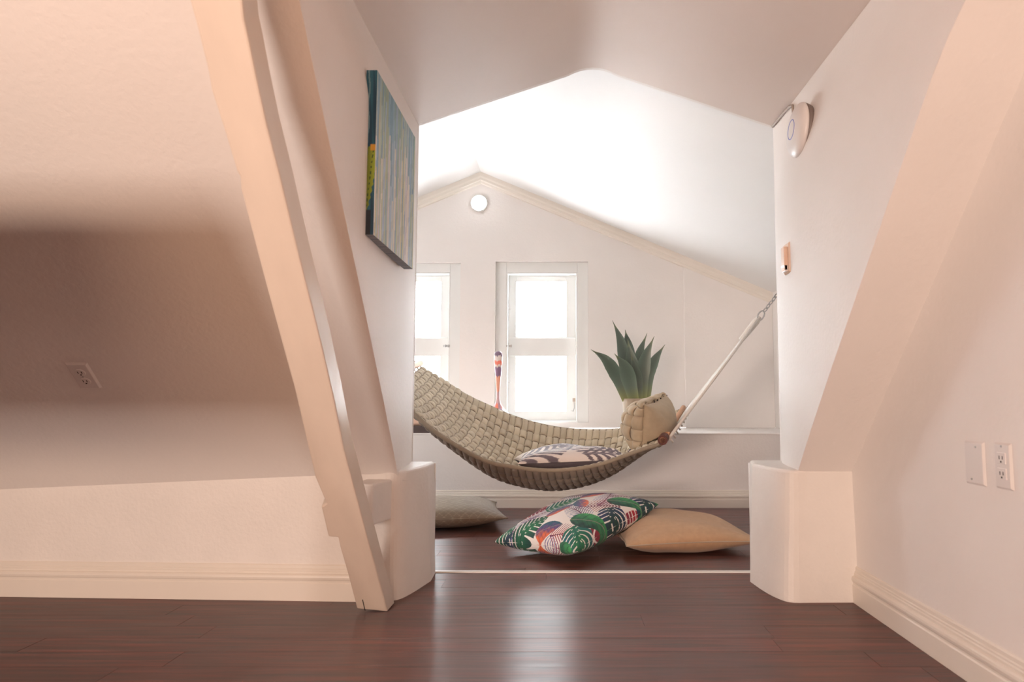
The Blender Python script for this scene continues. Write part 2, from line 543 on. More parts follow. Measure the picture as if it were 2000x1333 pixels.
def window(name, W, dx):
    x0, x1, z0, z1 = W
    q = lambda u: fx(u) + dx
    Y0 = D + .035                        # casing sits recessed in the wall
    # casing boards with the deeper opening inside
    ix0, ix1, iz1 = q(988), q(1128), fz(531)
    c = MB()
    c.box(x0, ix0, Y0, D + T + .02, z0, z1); c.box(ix1, x1, Y0, D + T + .02, z0, z1); c.box(ix0, ix1, Y0, D + T + .02, iz1, z1)
    root = struct(name, c, M['window'], bevel=.003)
    Y1 = D + .125
    bx0, bx1 = ix0 - .0, ix1 + .0
    j = MB()                             # jamb lining and mid rail
    j.box(bx0, bx0 + .012, Y0 + .002, Y1 + .06, z0, iz1); j.box(bx1 - .012, bx1, Y0 + .002, Y1 + .06, z0, iz1)
    j.box(bx0 + .012, bx1 - .012, Y0 + .002, Y1 + .06, iz1 - .012, iz1)
    j.box(bx0 + .012, bx1 - .012, Y0 + .002, Y1 + .06, z0, z0 + .012)
    jb = build('jamb', j, M['window'], root, bevel=.002)
    s = (D + .13) / D
    def zz(v): return CAM_H + (fz(v) - CAM_H) * s
    def xx(u): return fx(u) * s + dx
    xl, xr = bx0 + .012, bx1 - .012
    mid = MB().box(xl, xr, Y1 - .012, Y1 + .05, zz(694) - .01, zz(661) + .002)
    build('mid_rail', mid, M['window'], root, bevel=.003)
    for (va, vb, zlo, zhi) in ((551, 658, zz(661) + .002, iz1 - .012), (696, 804, z0 + .012, zz(694) - .01)):
        px0, px1, pz1, pz0 = xx(1008), xx(1106), zz(va), zz(vb)
        sm = MB()
        sm.box(xl, px0, Y1, Y1 + .035, zlo, zhi); sm.box(px1, xr, Y1, Y1 + .035, zlo, zhi)
        sm.box(px0, px1, Y1, Y1 + .035, zlo, pz0); sm.box(px0, px1, Y1, Y1 + .035, pz1, zhi)
        sash = build('sash', sm, M['window'], root, bevel=.003)
        build('pane', MB().box(px0 - .004, px1 + .004, Y1 + .014, Y1 + .019, pz0 - .004, pz1 + .004), M['glass'], sash, fix=False)
    return root, (bx0, bx1, Y0, zz)
root2, (bx0, bx1, Y0, zz) = window('window_2', W2, 0)
def hinge(root, x, z, wd=.05):
    mb = MB().box(x, x + wd, Y0 - .004, Y0 + .006, z - .008, z + .008)
    mb.tube([(x + .018, Y0 - .006, z - .011), (x + .018, Y0 - .006, z + .011)], .006)
    mb.box(x + wd - .012, x + wd, Y0 - .012, Y0 - .003, z - .011, z + .011)
    build('latch', mb, M['metal'], root, fix=False)
hinge(root2, bx0 + .002, zz(678) - .0)
def hook(root, x, z):
    mb = MB().box(x - .012, x + .012, Y0 + .085, Y0 + .092, z, z + .03)
    mb.tube([(x, Y0 + .08, z), (x + .004, Y0 + .08, z - .05), (x - .006, Y0 + .08, z - .085), (x - .02, Y0 + .08, z - .08)], .003, 6)
    build('hook', mb, M['metal'], root, fix=False)
hook(root2, bx1 - .03, zz(785))
root1, (cx0, cx1, _, _) = window('window_1', W1, sh)
hinge(root1, cx1 - .052, zz(678))
for r_, x_ in ((root2, bx0 + .015), (root1, cx1 - .03)):
    for v_ in (606, 748):
        build('catch', MB().box(x_, x_ + .02, Y0 + .04, Y0 + .05, zz(v_) - .004, zz(v_) + .006), M['plastic'], r_, fix=False)

# ------------------------------------------------------------------ painted timber beam
def beam():
    Lp = [(357, -60), (370, 0), (385, 55), (400, 115), (406, 140), (412, 175), (440, 262), (462, 335), (468, 345), (470, 370), (520, 560), (575, 760), (615, 932), (637, 984), (627, 991),
          (641, 1049), (660, 1051), (664, 1070), (680, 1125), (697, 1190)]
    Rp = [(462, -60), (473, 0), (477, 40), (487, 85), (500, 150), (522, 250), (548, 350), (560, 400), (584, 500), (622, 650), (652, 780), (672, 880), (684, 925), (700, 985), (722, 1068), (742, 1140), (757, 1196)]
    # front face plane: through the foot line and the direction up and towards the camera
    p0 = Vector((-.69, 2.515, 0)); dirv = Vector((0, 1.287 - 2.522, 1.54)).normalized()
    nrm = Vector((1, 0, 0)).cross(dirv).normalized()
    def on(u, v):
        d = Vector(ray(u, v)); o = Vector((0, 0, CAM_H))
        return o + d * ((p0 - o).dot(nrm) / d.dot(nrm))
    back = -nrm if nrm.y < 0 else nrm
    poly = [on(*p) for p in Lp] + [on(*p) for p in Rp[::-1]]
    ra, la = poly[-1], poly[0]
    poly += [ra + dirv * ((2.54 - ra.z) / dirv.z), la + dirv * ((2.54 - la.z) / dirv.z)]   # on up to the ceiling
    for p in poly:
        if p.z < .012: p.z = .0
    mb = MB()
    n = len(poly)
    def bk(p):
        q = p + back * .082
        if p.z <= .0: q = Vector((p.x, p.y + .105, 0))
        return q
    v = poly + [bk(p) for p in poly]
    f = [tuple(range(n)), tuple(range(2 * n - 1, n - 1, -1))] + [(i, n + i, n + (i + 1) % n, (i + 1) % n) for i in range(n)]
    mb.add(v, f)
    o = build('timber_beam', mb, M['beam'], bevel=.005)
    tag(o, 'cream painted diagonal timber beam with chipped edges rising from the floor on the left', 'beam')
    # extension above the frame up to the sloping ceiling
    top = (on(357, -60) + on(462, -60)) * .5
    sp_ = on(697, 1190); 
    c = MB().box(0, .004, 0, .004, 0, .045)
    a = on(708, 1172); 
    b = on(713, 1193)
    build('split', MB().tube([a + nrm * .0 , b], .0016, 5), M['dark'], o)
    return o
beam()

# ------------------------------------------------------------------ wall fittings
def frame_on_plane(c, xa, ya):
    xa, ya = Vector(xa).normalized(), Vector(ya).normalized()
    na = xa.cross(ya)
    return Matrix((( *[xa[i] if j == 0 else 0 for j in range(1)],), )) if False else Matrix.Translation(c) @ Matrix((xa, ya, na)).transposed().to_4x4()
def xf(mb, Mx):
    mb.v = [tuple(Mx @ Vector(p)) for p in mb.v]; return mb
def plate(wd, ht, th):
    e = .006
    v = [(-wd / 2, -ht / 2, 0), (wd / 2, -ht / 2, 0), (wd / 2, ht / 2, 0), (-wd / 2, ht / 2, 0),
         (-wd / 2 + e, -ht / 2 + e, th), (wd / 2 - e, -ht / 2 + e, th), (wd / 2 - e, ht / 2 - e, th), (-wd / 2 + e, ht / 2 - e, th)]
    return MB().add(v, [(3, 2, 1, 0), (4, 5, 6, 7), (0, 1, 5, 4), (1, 2, 6, 5), (2, 3, 7, 6), (3, 0, 4, 7)])
def disc(r, x, y, z0, z1, seg=16, sx=1, sy=1):
    mb = MB()
    v = [(x + r * sx * math.cos(2 * math.pi * k / seg), y + r * sy * math.sin(2 * math.pi * k / seg), z) for z in (z0, z1) for k in range(seg)]
    f = [tuple(range(seg - 1, -1, -1)), tuple(range(seg, 2 * seg))] + [(k, (k + 1) % seg, seg + (k + 1) % seg, seg + k) for k in range(seg)]
    return mb.add(v, f)
def outlet(name, label, Mx, wd, ht, decora, blank=False):
    t = thing(name, label, 'outlet' if not blank else 'wall plate', Mx.translation)
    build('cover_plate', xf(plate(wd, ht, .006), Mx), M['plastic'], t, bevel=.001)
    if blank:
        for (x, y) in ((.012, ht * .37), (-.012, -ht * .37)):
            build('screw', xf(disc(.003, x, y, .0055, .0072, 10), Mx), M['metal'], t)
        return t
    for s in (1, -1):
        y = s * .0195
        if decora:
            bx = MB().box(-.0165, .0165, y - .014, y + .014, .005, .0085)
        else:
            bx = disc(.0172, 0, y, .005, .0085, 20, 1, .85)
        sk = build('socket', xf(bx, Mx), M['plastic'], t, bevel=.0008)
        sl_ = MB()
        sl_.box(-.0075, -.0048, y - .003, y + .006, .008, .0089)
        sl_.box(.0048, .0075, y - .003, y + .006, .008, .0089)
        sl_.box(-.0025, .0025, y - .011, y - .0065, .008, .0089)
        build('slots', xf(sl_, Mx), M['dark'], sk)
    build('screw', xf(disc(.0028, 0, 0 if not decora else ht * .42, .0055, .0072, 10), Mx), M['metal'], t)
    return t
# left outlet on the sloping ceiling
def on_slope(u, v):
    d = ray(u, v)
    t = (SZ - CAM_H + SS * SY) / (d[2] + SS * d[1])
    return Vector(d * t + np.array([0, 0, CAM_H]))
c = on_slope(164, 734)
up = Vector((0, -1, SS)).normalized()
Mx = frame_on_plane(c, (1, 0, 0), up)      # normal points into the room
outlet('wall_outlet', 'white double outlet with two round sockets on the shaded left slope', Mx, .075, .118, False)
# right wall: blank plate and outlet
c = PX(1906, 905, XR)
outlet('blank_plate', 'white blank cover plate with two screws on the right wall', frame_on_plane(c, (0, -1, 0), (0, 0, 1)), .088, .117, True, True)
c = PX(1962, 911, XR)
outlet('wall_outlet', 'white narrow upright outlet beside the blank plate on the right wall', frame_on_plane(c, (0, -1, 0), (0, 0, 1)), .068, .117, True)

# wall switch near the far edge of the passage
def passage_hit(u, v, fn):
    d = ray(u, v)
    t = 2.7
    for _ in range(60):
        p = d * t
        t += (fn(p[1], p[2] + CAM_H) - p[0]) / d[0] * .5
    return Vector(d * t + np.array([0, 0, CAM_H]))
c = passage_hit(1539, 505, wall_r)
Mx = frame_on_plane(c, (0, -1, 0), (0, 0, 1))
t = thing('dimmer_switch', 'small wall switch with pinkish plate and bright tip in the right passage wall', 'switch', c)
build('cover_plate', xf(plate(.075, .125, .008), Mx), mat('switch_plate', srgb(.90, .80, .72), .4), t)
build('switch_body', xf(MB().box(-.018, .018, -.052, .045, .007, .022), Mx), mat('switch_body', srgb(.90, .79, .71), .4), t, bevel=.003)
build('switch_tip', xf(MB().prism([(-.018, -.055, .007), (-.018, -.032, .007), (-.018, -.03, .024), (-.018, -.055, .018)], (.036, 0, 0)), Mx), M['plastic'], t)

# round access disc
c = passage_hit(1571, 255, wall_r)
e_ = .04
gy = (wall_r(c.y + e_, c.z) - wall_r(c.y - e_, c.z)) / (2 * e_); gz = (wall_r(c.y, c.z + e_) - wall_r(c.y, c.z - e_)) / (2 * e_)
ax = Vector((-1, gy * .5, gz * .25)).normalized()
c = c + ax * .013
t = thing('access_point', 'round white wall disc with a blue ring beside the ceiling cable', 'router', c)
R = .105
build('housing', MB().lathe([(R * .93, .0), (R, .006), (R, .012), (R * .97, .018), (R * .88, .026), (R * .72, .033), (R * .5, .038), (R * .25, .040), (.002, .0405)], c, 40, ax), M['plastic'], t, smooth=True)
a_ = ax.orthogonal().normalized()
build('light_ring', MB().ring(c + ax * .0385, a_, ax.cross(a_), R * .36, .0022, 32, 6), M['bluering'], t, smooth=True)
build('back_plate', MB().lathe([(R * .9, -.022), (R * .95, -.012), (R * .985, .001), (R * .9, .002)], c, 40, ax), M['dark_plastic'], t, smooth=True)
build('back_clip', MB().tube([c + Vector((-.003, -.012, -R + .004)), c + Vector((-.006, -.008, -R - .006)), c + Vector((-.003, .004, -R - .004))], .004, 6), M['dark'], t)
pts = [PY(1512, 246, YP - .01), passage_hit(1520, 236, wall_r), passage_hit(1534, 219, wall_r), passage_hit(1546, 206, wall_r), passage_hit(1551, 205, wall_r), passage_hit(1552, 214, wall_r), passage_hit(1553, 222, wall_r)]
pts = [p + Vector((-.008, -.002, -.004)) for p in pts]
o = build('cable', MB().tube(pts, .006, 8), M['cable'], smooth=True)
tag(o, 'thin grey cable running along the ceiling corner to the round wall disc', 'cable')

# round lamp high on the gable
c = PY(936, 398, D)
t = thing('wall_lamp', 'small glowing round lamp under the gable peak', 'lamp', c)
r0 = .065
build('bezel', MB().lathe([(r0 + .012, 0), (r0 + .012, -.018), (r0 + .004, -.024), (r0, -.02), (r0, 0)], c, 32, (0, 1, 0)), M['window'], t, smooth=True)
build('diffuser', MB().lathe([(r0, -.012), (r0 * .97, -.028), (r0 * .8, -.042), (r0 * .5, -.052), (.002, -.056)], c, 32, (0, 1, 0)), M['lamp'], t, smooth=True)

# ------------------------------------------------------------------ painting
def painting():
    th = .034
    y0, y1 = 2.10, 2.655
    xw = wall_l(2.35, 1.25)
    for _ in range(8):
        pa = PX(737, 137, xw + th); pb = PX(811, 270, xw + th)
        y0, y1 = pa.y, pb.y
    z1 = pa.z; z0 = PX(733, 462, xw + th).z
    xa, xb = xw, xw + th
    c = Vector((xw, (y0 + y1) / 2, z0))
    t = thing('canvas_painting', 'square abstract canvas with vertical pastel stripes on the left passage wall', 'painting', c)
    build('stretcher', MB().box(xa + .001, xb - .003, y0 + .003, y1 - .003, z0 + .003, z1 - .003), M['barwood'], t)
    n = 110
    U, V = np.meshgrid(np.linspace(0, 1, n), np.linspace(0, 1, n))
    r = np.random.default_rng(5)
    ns = 46
    pal = np.array([hexc(h) for h in ('a9bccb', 'd8d3c4', 'b9c0a4', '8fa9bd', 'c9c3cf', '9fb39c', 'e0d8cf', '7f9fb2', 'c4bd93', 'b4c3cf')])
    idx = r.integers(0, len(pal), ns); idx2 = r.integers(0, len(pal), ns); brk = r.uniform(.25, .95, ns); 
    wob = U + .004 * np.sin(V * 17 + U * 40)
    k = np.clip((wob * ns).astype(int), 0, ns - 1)
    colr = np.where((V > brk[k])[..., None], pal[idx2[k]] * np.array([.82, .9, .93]), pal[idx[k]])
    fr = (wob * ns) % 1
    colr = colr * (1 - .12 * (fr < .18))[..., None]
    sat = smooth01((V - .55) / .5)[..., None] * .35 * (1 - .5 * U[..., None])
    colr = colr * (1 - sat) + np.array(hexc('5f8fa0')) * sat
    v = [(xb, y0 + (y1 - y0) * a, z0 + (z1 - z0) * b) for a, b in zip(U.ravel(), V.ravel())]
    f = [(i * n + j, i * n + j + 1, (i + 1) * n + j + 1, (i + 1) * n + j) for i in range(n - 1) for j in range(n - 1)]
    build('canvas', MB().add(v, f), M['paint_print'], t, colors=colr.reshape(-1, 3), fix=False)
    # near edge: teal with a green spiky frond
    m_, n_ = 24, 160
    U, V = np.meshgrid(np.linspace(0, 1, m_), np.linspace(0, 1, n_))
    teal = np.array(hexc('2c6a80')); deep = np.array(hexc('1d4a63')); lt = np.array(hexc('6f97a3'))
    a = smooth01(.5 + .9 * np.sin(V * 9 + U * 5) * np.cos(U * 7))[..., None]
    colr = teal * a + deep * (1 - a)
    l1 = (np.abs(U - .3 - .06 * np.sin(V * 30)) < .07) & (V > .55)
    colr = np.where(l1[..., None], lt, colr)
    ce = .15 + (V - .08) / .48 * .75
    leafm = (V < .53) & (V > .13) & (np.abs(U - ce) < .52 * np.sqrt(np.clip((V - .13) / .4, 0, 1)) + .05 * np.sin(V * 150))
    gr = np.array(hexc('8b9e35')) * (.7 + .5 * U[..., None])
    colr = np.where(leafm[..., None], gr, colr)
    sp_ = leafm & (np.abs(U - ce) < .06) & (np.sin(V * 190) > 0)
    colr = np.where(sp_[..., None], np.array(hexc('3b5a2c')), colr)
    colr = np.where(((V < .15) & (U > .2) & (U < .7))[..., None], np.array(hexc('222c37')), colr)
    colr = np.where(((np.abs(V - .525) < .02) & (U > .55))[..., None], np.array(hexc('d9a23c')), colr)
    v = [(xa + (xb - xa) * a_, y0, z0 + (z1 - z0) * b_) for a_, b_ in zip(U.ravel(), V.ravel())]
    f = [(i * m_ + j, i * m_ + j + 1, (i + 1) * m_ + j + 1, (i + 1) * m_ + j) for i in range(n_ - 1) for j in range(m_ - 1)]
    o = build('painted_edge', MB().add(v, f), M['paint_print'], t, colors=colr.reshape(-1, 3), fix=False)
    o['label'] = 'teal side of the canvas with a green frond'
    # bottom and top and far edges
    m_, n_ = 3, 90
    for nm, zz_ in (('lower_edge', z0), ('upper_edge', z1)):
        U, V = np.meshgrid(np.linspace(0, 1, m_), np.linspace(0, 1, n_))
        s_ = (np.sin(V * 160 + 3 * np.sin(V * 31)) * .5 + .5)[..., None]
        colr = np.array(hexc('8f9096')) * s_ + np.array(hexc('5d6672')) * (1 - s_) + 0 * U[..., None]
        v = [(xa + (xb - xa) * a_, y0 + (y1 - y0) * b_, zz_) for a_, b_ in zip(U.ravel(), V.ravel())]
        f = [(i * m_ + j, i * m_ + j + 1, (i + 1) * m_ + j + 1, (i + 1) * m_ + j) for i in range(n_ - 1) for j in range(m_ - 1)]
        build(nm, MB().add(v, f), M['paint_print'], t, colors=colr.reshape(-1, 3), fix=False)
painting()

# ------------------------------------------------------------------ woven straps
def weave(surf, nu, nv, th, amp, hw, material, parent, nameu, namev, sign=1, tones=None, u0=0., u1=1., v0=0., v1=1., per=5):
    """surf(u, v) arrays -> (n,3); straps run along u (nv of them) and along v (nu of them)"""
    def nrm(u, v):
        e = 1e-3
        a = surf(np.clip(u + e, 0, 1), v) - surf(np.clip(u - e, 0, 1), v)
        b = surf(u, np.clip(v + e, 0, 1)) - surf(u, np.clip(v - e, 0, 1))
        n = np.cross(a, b)
        return sign * n / (np.linalg.norm(n, axis=1, keepdims=True) + 1e-12)
    ang = np.linspace(0, 2 * math.pi, 11)[:-1]
    lat = np.sign(np.cos(ang)) * np.abs(np.cos(ang)) ** .55
    hgt = np.sign(np.sin(ang)) * np.abs(np.sin(ang)) ** .8
    K = len(ang)
    for axis, cnt, oth, nm in ((0, nv, nu, nameu), (1, nu, nv, namev)):
        for i in range(cnt):
            m = oth * per + 1
            a = np.linspace(0, 1, m)
            s = np.sin(math.pi * a * oth)
            h = np.sign(s) * np.abs(s) ** .7 * (1 if axis == 0 else -1) * (-1) ** i * amp
            c = (i + .5) / cnt
            A = np.repeat(a, K)
            C = c + np.tile(lat, m) * hw / cnt
            Hh = np.repeat(h, K) + np.tile(hgt, m) * th
            if axis == 0: uu, vv = u0 + A * (u1 - u0), v0 + C * (v1 - v0)
            else: uu, vv = u0 + C * (u1 - u0), v0 + A * (v1 - v0)
            P = surf(uu, vv) + nrm(uu, vv) * Hh[:, None]
            f = []
            for j in range(m - 1):
                for k in range(K):
                    k2 = (k + 1) % K
                    f.append((j * K + k, j * K + k2, (j + 1) * K + k2, (j + 1) * K + k))
            f += [tuple(range(K - 1, -1, -1)), tuple((m - 1) * K + k for k in range(K))]
            mb = MB(); mb.v = [tuple(p) for p in P]; mb.f = f
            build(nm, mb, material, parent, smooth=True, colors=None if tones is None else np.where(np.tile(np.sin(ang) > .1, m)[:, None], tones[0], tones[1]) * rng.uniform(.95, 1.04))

def arc_resample(C, n):
    s = np.concatenate([[0], np.cumsum(np.linalg.norm(np.diff(C, axis=0), axis=1))])
    q = np.linspace(0, s[-1], n)
    return np.stack([np.interp(q, s, C[:, k]) for k in range(3)], 1)

# ------------------------------------------------------------------ hammock
near_px = [(745, 766, 3.43), (800, 800, 3.45), (832, 828, 3.46), (871, 856, 3.48), (944, 897, 3.53), (1000, 910, 3.57), (1063, 917, 3.6), (1126, 914, 3.63),
           (1180, 903, 3.66), (1219, 889, 3.69), (1262, 874, 3.72), (1292, 866, 3.74)]
far_px = [(822, 719, 4.5), (848, 733, 4.5), (874, 749, 4.51), (915, 774, 4.53), (956, 793, 4.55), (1000, 812, 4.58), (1045, 826, 4.6), (1095, 836, 4.62),
          (1150, 840, 4.64), (1215, 838, 4.66), (1275, 822, 4.69), (1328, 803, 4.7)]
CN = arc_resample(spline([PY(*p) for p in near_px], 200), 120)
CF = arc_resample(spline([PY(*p) for p in far_px], 200), 120)
uu_ = np.linspace(0, 1, 120)
def bed(u, v):
    u = np.asarray(u); v = np.asarray(v)
    n = np.stack([np.interp(u, uu_, CN[:, k]) for k in range(3)], 1)
    f = np.stack([np.interp(u, uu_, CF[:, k]) for k in range(3)], 1)
    p = n * (1 - v)[:, None] + f * v[:, None]
    sag = .018 + .195 * np.sin(math.pi * np.clip(u, 0, 1) ** 1.12) ** 1.1
    vv = np.clip(v, 0, 1)
    p[:, 2] -= sag * (4 * vv * (1 - vv)) ** .8
    return p
hc = Vector(bed(np.array([.55]), np.array([.5]))[0])
ham = thing('hammock', 'beige woven strap hammock hung across the opening on white ropes', 'hammock', (hc.x, hc.y, hc.z))
weave(bed, 42, 17, .0105, .0105, .47, M['strap'], ham, 'lengthwise_strap', 'crosswise_strap', sign=1, tones=(np.array((.80, .755, .665)), np.array((.50, .45, .40))))   # upper half of each strap tan, lower half brown
for C in (CN, CF):
    b_ = build('edge_binding', MB().tube([Vector(p) - Vector((0, 0, .006)) for p in C[::2]], .011, 8), M['binding'], ham, smooth=True)
    b_['label'] = 'darker folded edge binding'
# end hems
for u in (0.004, .996):
    vv = np.linspace(0, 1, 24)
    build('end_hem', MB().tube([Vector(p) for p in bed(np.full(24, u), vv)], .014, 8), M['binding'], ham, smooth=True)
# right spreader bar, ropes and ring
bn, bf = PY(1295, 859, 3.74), PY(1334, 798, 4.71)
dirb = (bf - bn).normalized()
build('spreader_bar', MB().tube([bn - dirb * .02, bf + dirb * .03], .017, 12), M['barwood'], ham, smooth=True)
build('bar_sleeve', MB().tube([bn + dirb * -.02, bn + dirb * .06], .027, 14), M['leather'], ham)['label'] = 'brown leather sleeve on the bar end'
ringc = PY(1486, 617, 4.25)
loops = [bn + (bf - bn) * t + Vector((.018, 0, -.014)) for t in np.linspace(.05, .97, 9)]
tail = (bn + bf) * .5 - ringc
for p in loops:
    q = ringc + (p - ringc).normalized() * .035
    build('rope', MB().tube([p, p * .5 + q * .5 + Vector((0, 0, -.004)), q], .0085, 6), M['rope'], ham, smooth=True)
td = ((bn + bf) * .5 - ringc).normalized()
build('rope_whipping', MB().tube([ringc + td * .012, ringc + td * .05, ringc + td * .12, ringc + td * .2], [.015, .023, .021, .017], 10), M['rope'], ham, smooth=True)
vvs = np.linspace(.02, .98, 9)
ends = bed(np.full(9, .995), vvs)
for p, e in zip(loops, ends):
    e = Vector(e)
    md = (p + e) * .5 + Vector((0.01, 0, -.012))
    build('cord', MB().tube([e, md, p, p + Vector((.018, -.01, .004)), p + Vector((.03, 0, -.012))], .0055, 6), M['rope'], ham, smooth=True)
# left spreader bar, cords and ropes to an anchor farther left
ln, lf = Vector(CN[0]) + Vector((-.07, 0, .03)), PY(819, 711, 4.55)
ld = (lf - ln).normalized()
build('spreader_bar', MB().tube([ln - ld * .03, lf + ld * .035], .021, 12), M['barwood'], ham, smooth=True)
ends = bed(np.full(13, .006), np.linspace(.02, .98, 13))
lloops = [ln + (lf - ln) * t for t in np.linspace(.03, .98, 13)]
for p, e in zip(lloops, ends):
    e = Vector(e)
    build('cord', MB().tube([e, (e + p) * .5 + Vector((0, 0, .006)), p], .005, 6), M['rope'], ham, smooth=True)
lring = Vector((-1.85, 4.05, 1.62))
for p in lloops[::2]:
    build('rope', MB().tube([p, lring], .0055, 6), M['rope'], ham, smooth=True)

# chains
def chain(name, label, a, b, n, R=.017, r=.0033):
    d = (b - a)
    t = thing(name, label, 'chain', a)
    dn = d.normalized()
    s1 = dn.orthogonal().normalized(); s2 = dn.cross(s1)
    build('ring', MB().ring(a, dn, (s1 + s2 * .25).normalized() if False else s1, .034, .0045, 24, 8, .026), M['metal'], t, smooth=True)
    a2 = a + dn * .034
    st = (b - a2) / n
    for i in range(n):
        c = a2 + st * (i + .5)
        build('link', MB().ring(c, dn, s1 if i % 2 else s2, st.length * .62, r, 14, 6, R * .62), M['metal'], t, smooth=True)
    e = b
    build('ceiling_hook', MB().lathe([(.022, .012), (.022, .004), (.008, 0), (.005, -.03), (.004, -.04)], e + Vector((0, 0, .012)), 14), M['metal'], t)
    return t
qx = ringc.x + .40
hk = Vector((qx, ringc.y + .03, roof_z(qx) - .012))
d_ = ray(1519, 574)
# aim the chain through the visible stretch
tgt = PY(1520, 573, 4.27)
dd = (tgt - ringc).normalized()
tt = 0
while True:
    q = ringc + dd * tt
    if q.z > roof_z(q.x) - .02 or tt > 2: break
    tt += .005
chain('chain', 'bright steel chain holding the right rope end of the hammock', ringc, q, max(6, int(q.copy().__sub__(ringc).length / .031)))
q2 = Vector((lring.x - .24, 4.05, 0)); q2.z = roof_z(q2.x) - .02
chain('chain', 'steel chain holding the hidden left rope end of the hammock', lring, q2, 10)

# ------------------------------------------------------------------ pillows
def pillow_grid(N, hx, hy, T, pinch, p=.5, wr=.0, seed=0):
    s = np.sin(np.linspace(-1, 1, N) * math.pi / 2)
    S, Tt = np.meshgrid(s, s, indexing='ij')
    X = hx * S * (1 - pinch * (1 - Tt ** 2) * np.abs(S) ** 1.5)
    Y = hy * Tt * (1 - pinch * (1 - S ** 2) * np.abs(Tt) ** 1.5)
    H = T / 2 * ((1 - S ** 2) * (1 - Tt ** 2)) ** p
    if wr:
        r = np.random.default_rng(seed)
        for _ in range(9):
            kx, ky, ph = r.uniform(-7, 7), r.uniform(-7, 7), r.uniform(0, 6)
            H = H * (1 + wr * np.sin(kx * S + ky * Tt + ph))
        # folds running in from the corners
        for sx in (-1, 1):
            for sy in (-1, 1):
                dx, dy = 1 - sx * S, 1 - sy * Tt
                rr = np.hypot(dx, dy); an = np.arctan2(dy, dx)
                H = H * (1 + 2.2 * wr * np.sin(an * 14 + sx) * np.exp(-rr * 2.4))
    return S, Tt, X, Y, H
def pillow(name, label, Mx, hx, hy, T, material, N=60, pinch=.10, p=.5, wr=.02, seed=1, colfn=None, floor_z=None, back=None, tilt_fn=None, seam=None, parent=None, split=False, fat=1.0, thin=1.0, seam_r=.0032):
    S, Tt, X, Y, H = pillow_grid(N, hx, hy, T, pinch, p, wr, seed)
    top = np.stack([X, Y, H * fat], -1).reshape(-1, 3)
    bot = np.stack([X, Y, -H * thin], -1).reshape(-1, 3)
    R = np.array(Mx.to_3x3()); t = np.array(Mx.translation)
    top = top @ R.T + t; bot = bot @ R.T + t
    if tilt_fn is not None:
        top = tilt_fn(top); bot = tilt_fn(bot)
    if floor_z is not None:
        for A in (top, bot):
            low = A[:, 2] - floor_z
            A[:, 2] = floor_z + np.where(low < .012, .002 + .010 * np.exp(np.clip(low - .012, -5, 0) / .05), low)
    def quads(off, flip):
        f = []
        for i in range(N - 1):
            for j in range(N - 1):
                q = (i * N + j + off, (i + 1) * N + j + off, (i + 1) * N + j + 1 + off, i * N + j + 1 + off)
                f.append(q[::-1] if flip else q)
        return f
    root = tag(bpy.data.objects.new(name, None), label, 'pillow')
    root.location = Mx.translation; COL.objects.link(root)
    cf = (lambda a, b: None) if colfn is None else colfn
    ct = cf(S.ravel(), Tt.ravel())
    fa = MB(); fa.v = [tuple(q) for q in top]; fa.f = quads(0, False)
    fb = MB(); fb.v = [tuple(q) for q in bot]; fb.f = quads(0, True)
    build('front_cover', fa, material, root, smooth=True, colors=ct, fix=False)
    bm_ = back or material
    build('back_cover', fb, bm_, root, smooth=True, colors=(ct if bm_ is material else None), fix=False)
    # seam piping along the edge
    ii = [(i, 0) for i in range(N)] + [(N - 1, j) for j in range(1, N)] + [(i, N - 1) for i in range(N - 2, -1, -1)] + [(0, j) for j in range(N - 2, 0, -1)]
    ring_ = [Vector(top[i * N + j]) for i, j in ii][::max(1, N // 40)]
    ring_.append(ring_[0])
    sc_ = None
    if colfn is not None and seam is None:
        sc_ = np.repeat(ct[np.array([i * N + j for i, j in ii][::max(1, N // 40)] + [0])], 6, axis=0)
    build('seam', MB().tube(ring_, seam_r, 6, caps=False), seam or (M['seam'] if sc_ is None else M['print']), root, smooth=True, colors=sc_, fix=sc_ is None)
    return root
def frame3(c, xa, ya):
    xa = Vector(xa).normalized(); ya = Vector(ya)
    ya = (ya - xa * ya.dot(xa)).normalized()
    return Matrix.Translation(c) @ Matrix((xa, ya, xa.cross(ya))).transposed().to_4x4()

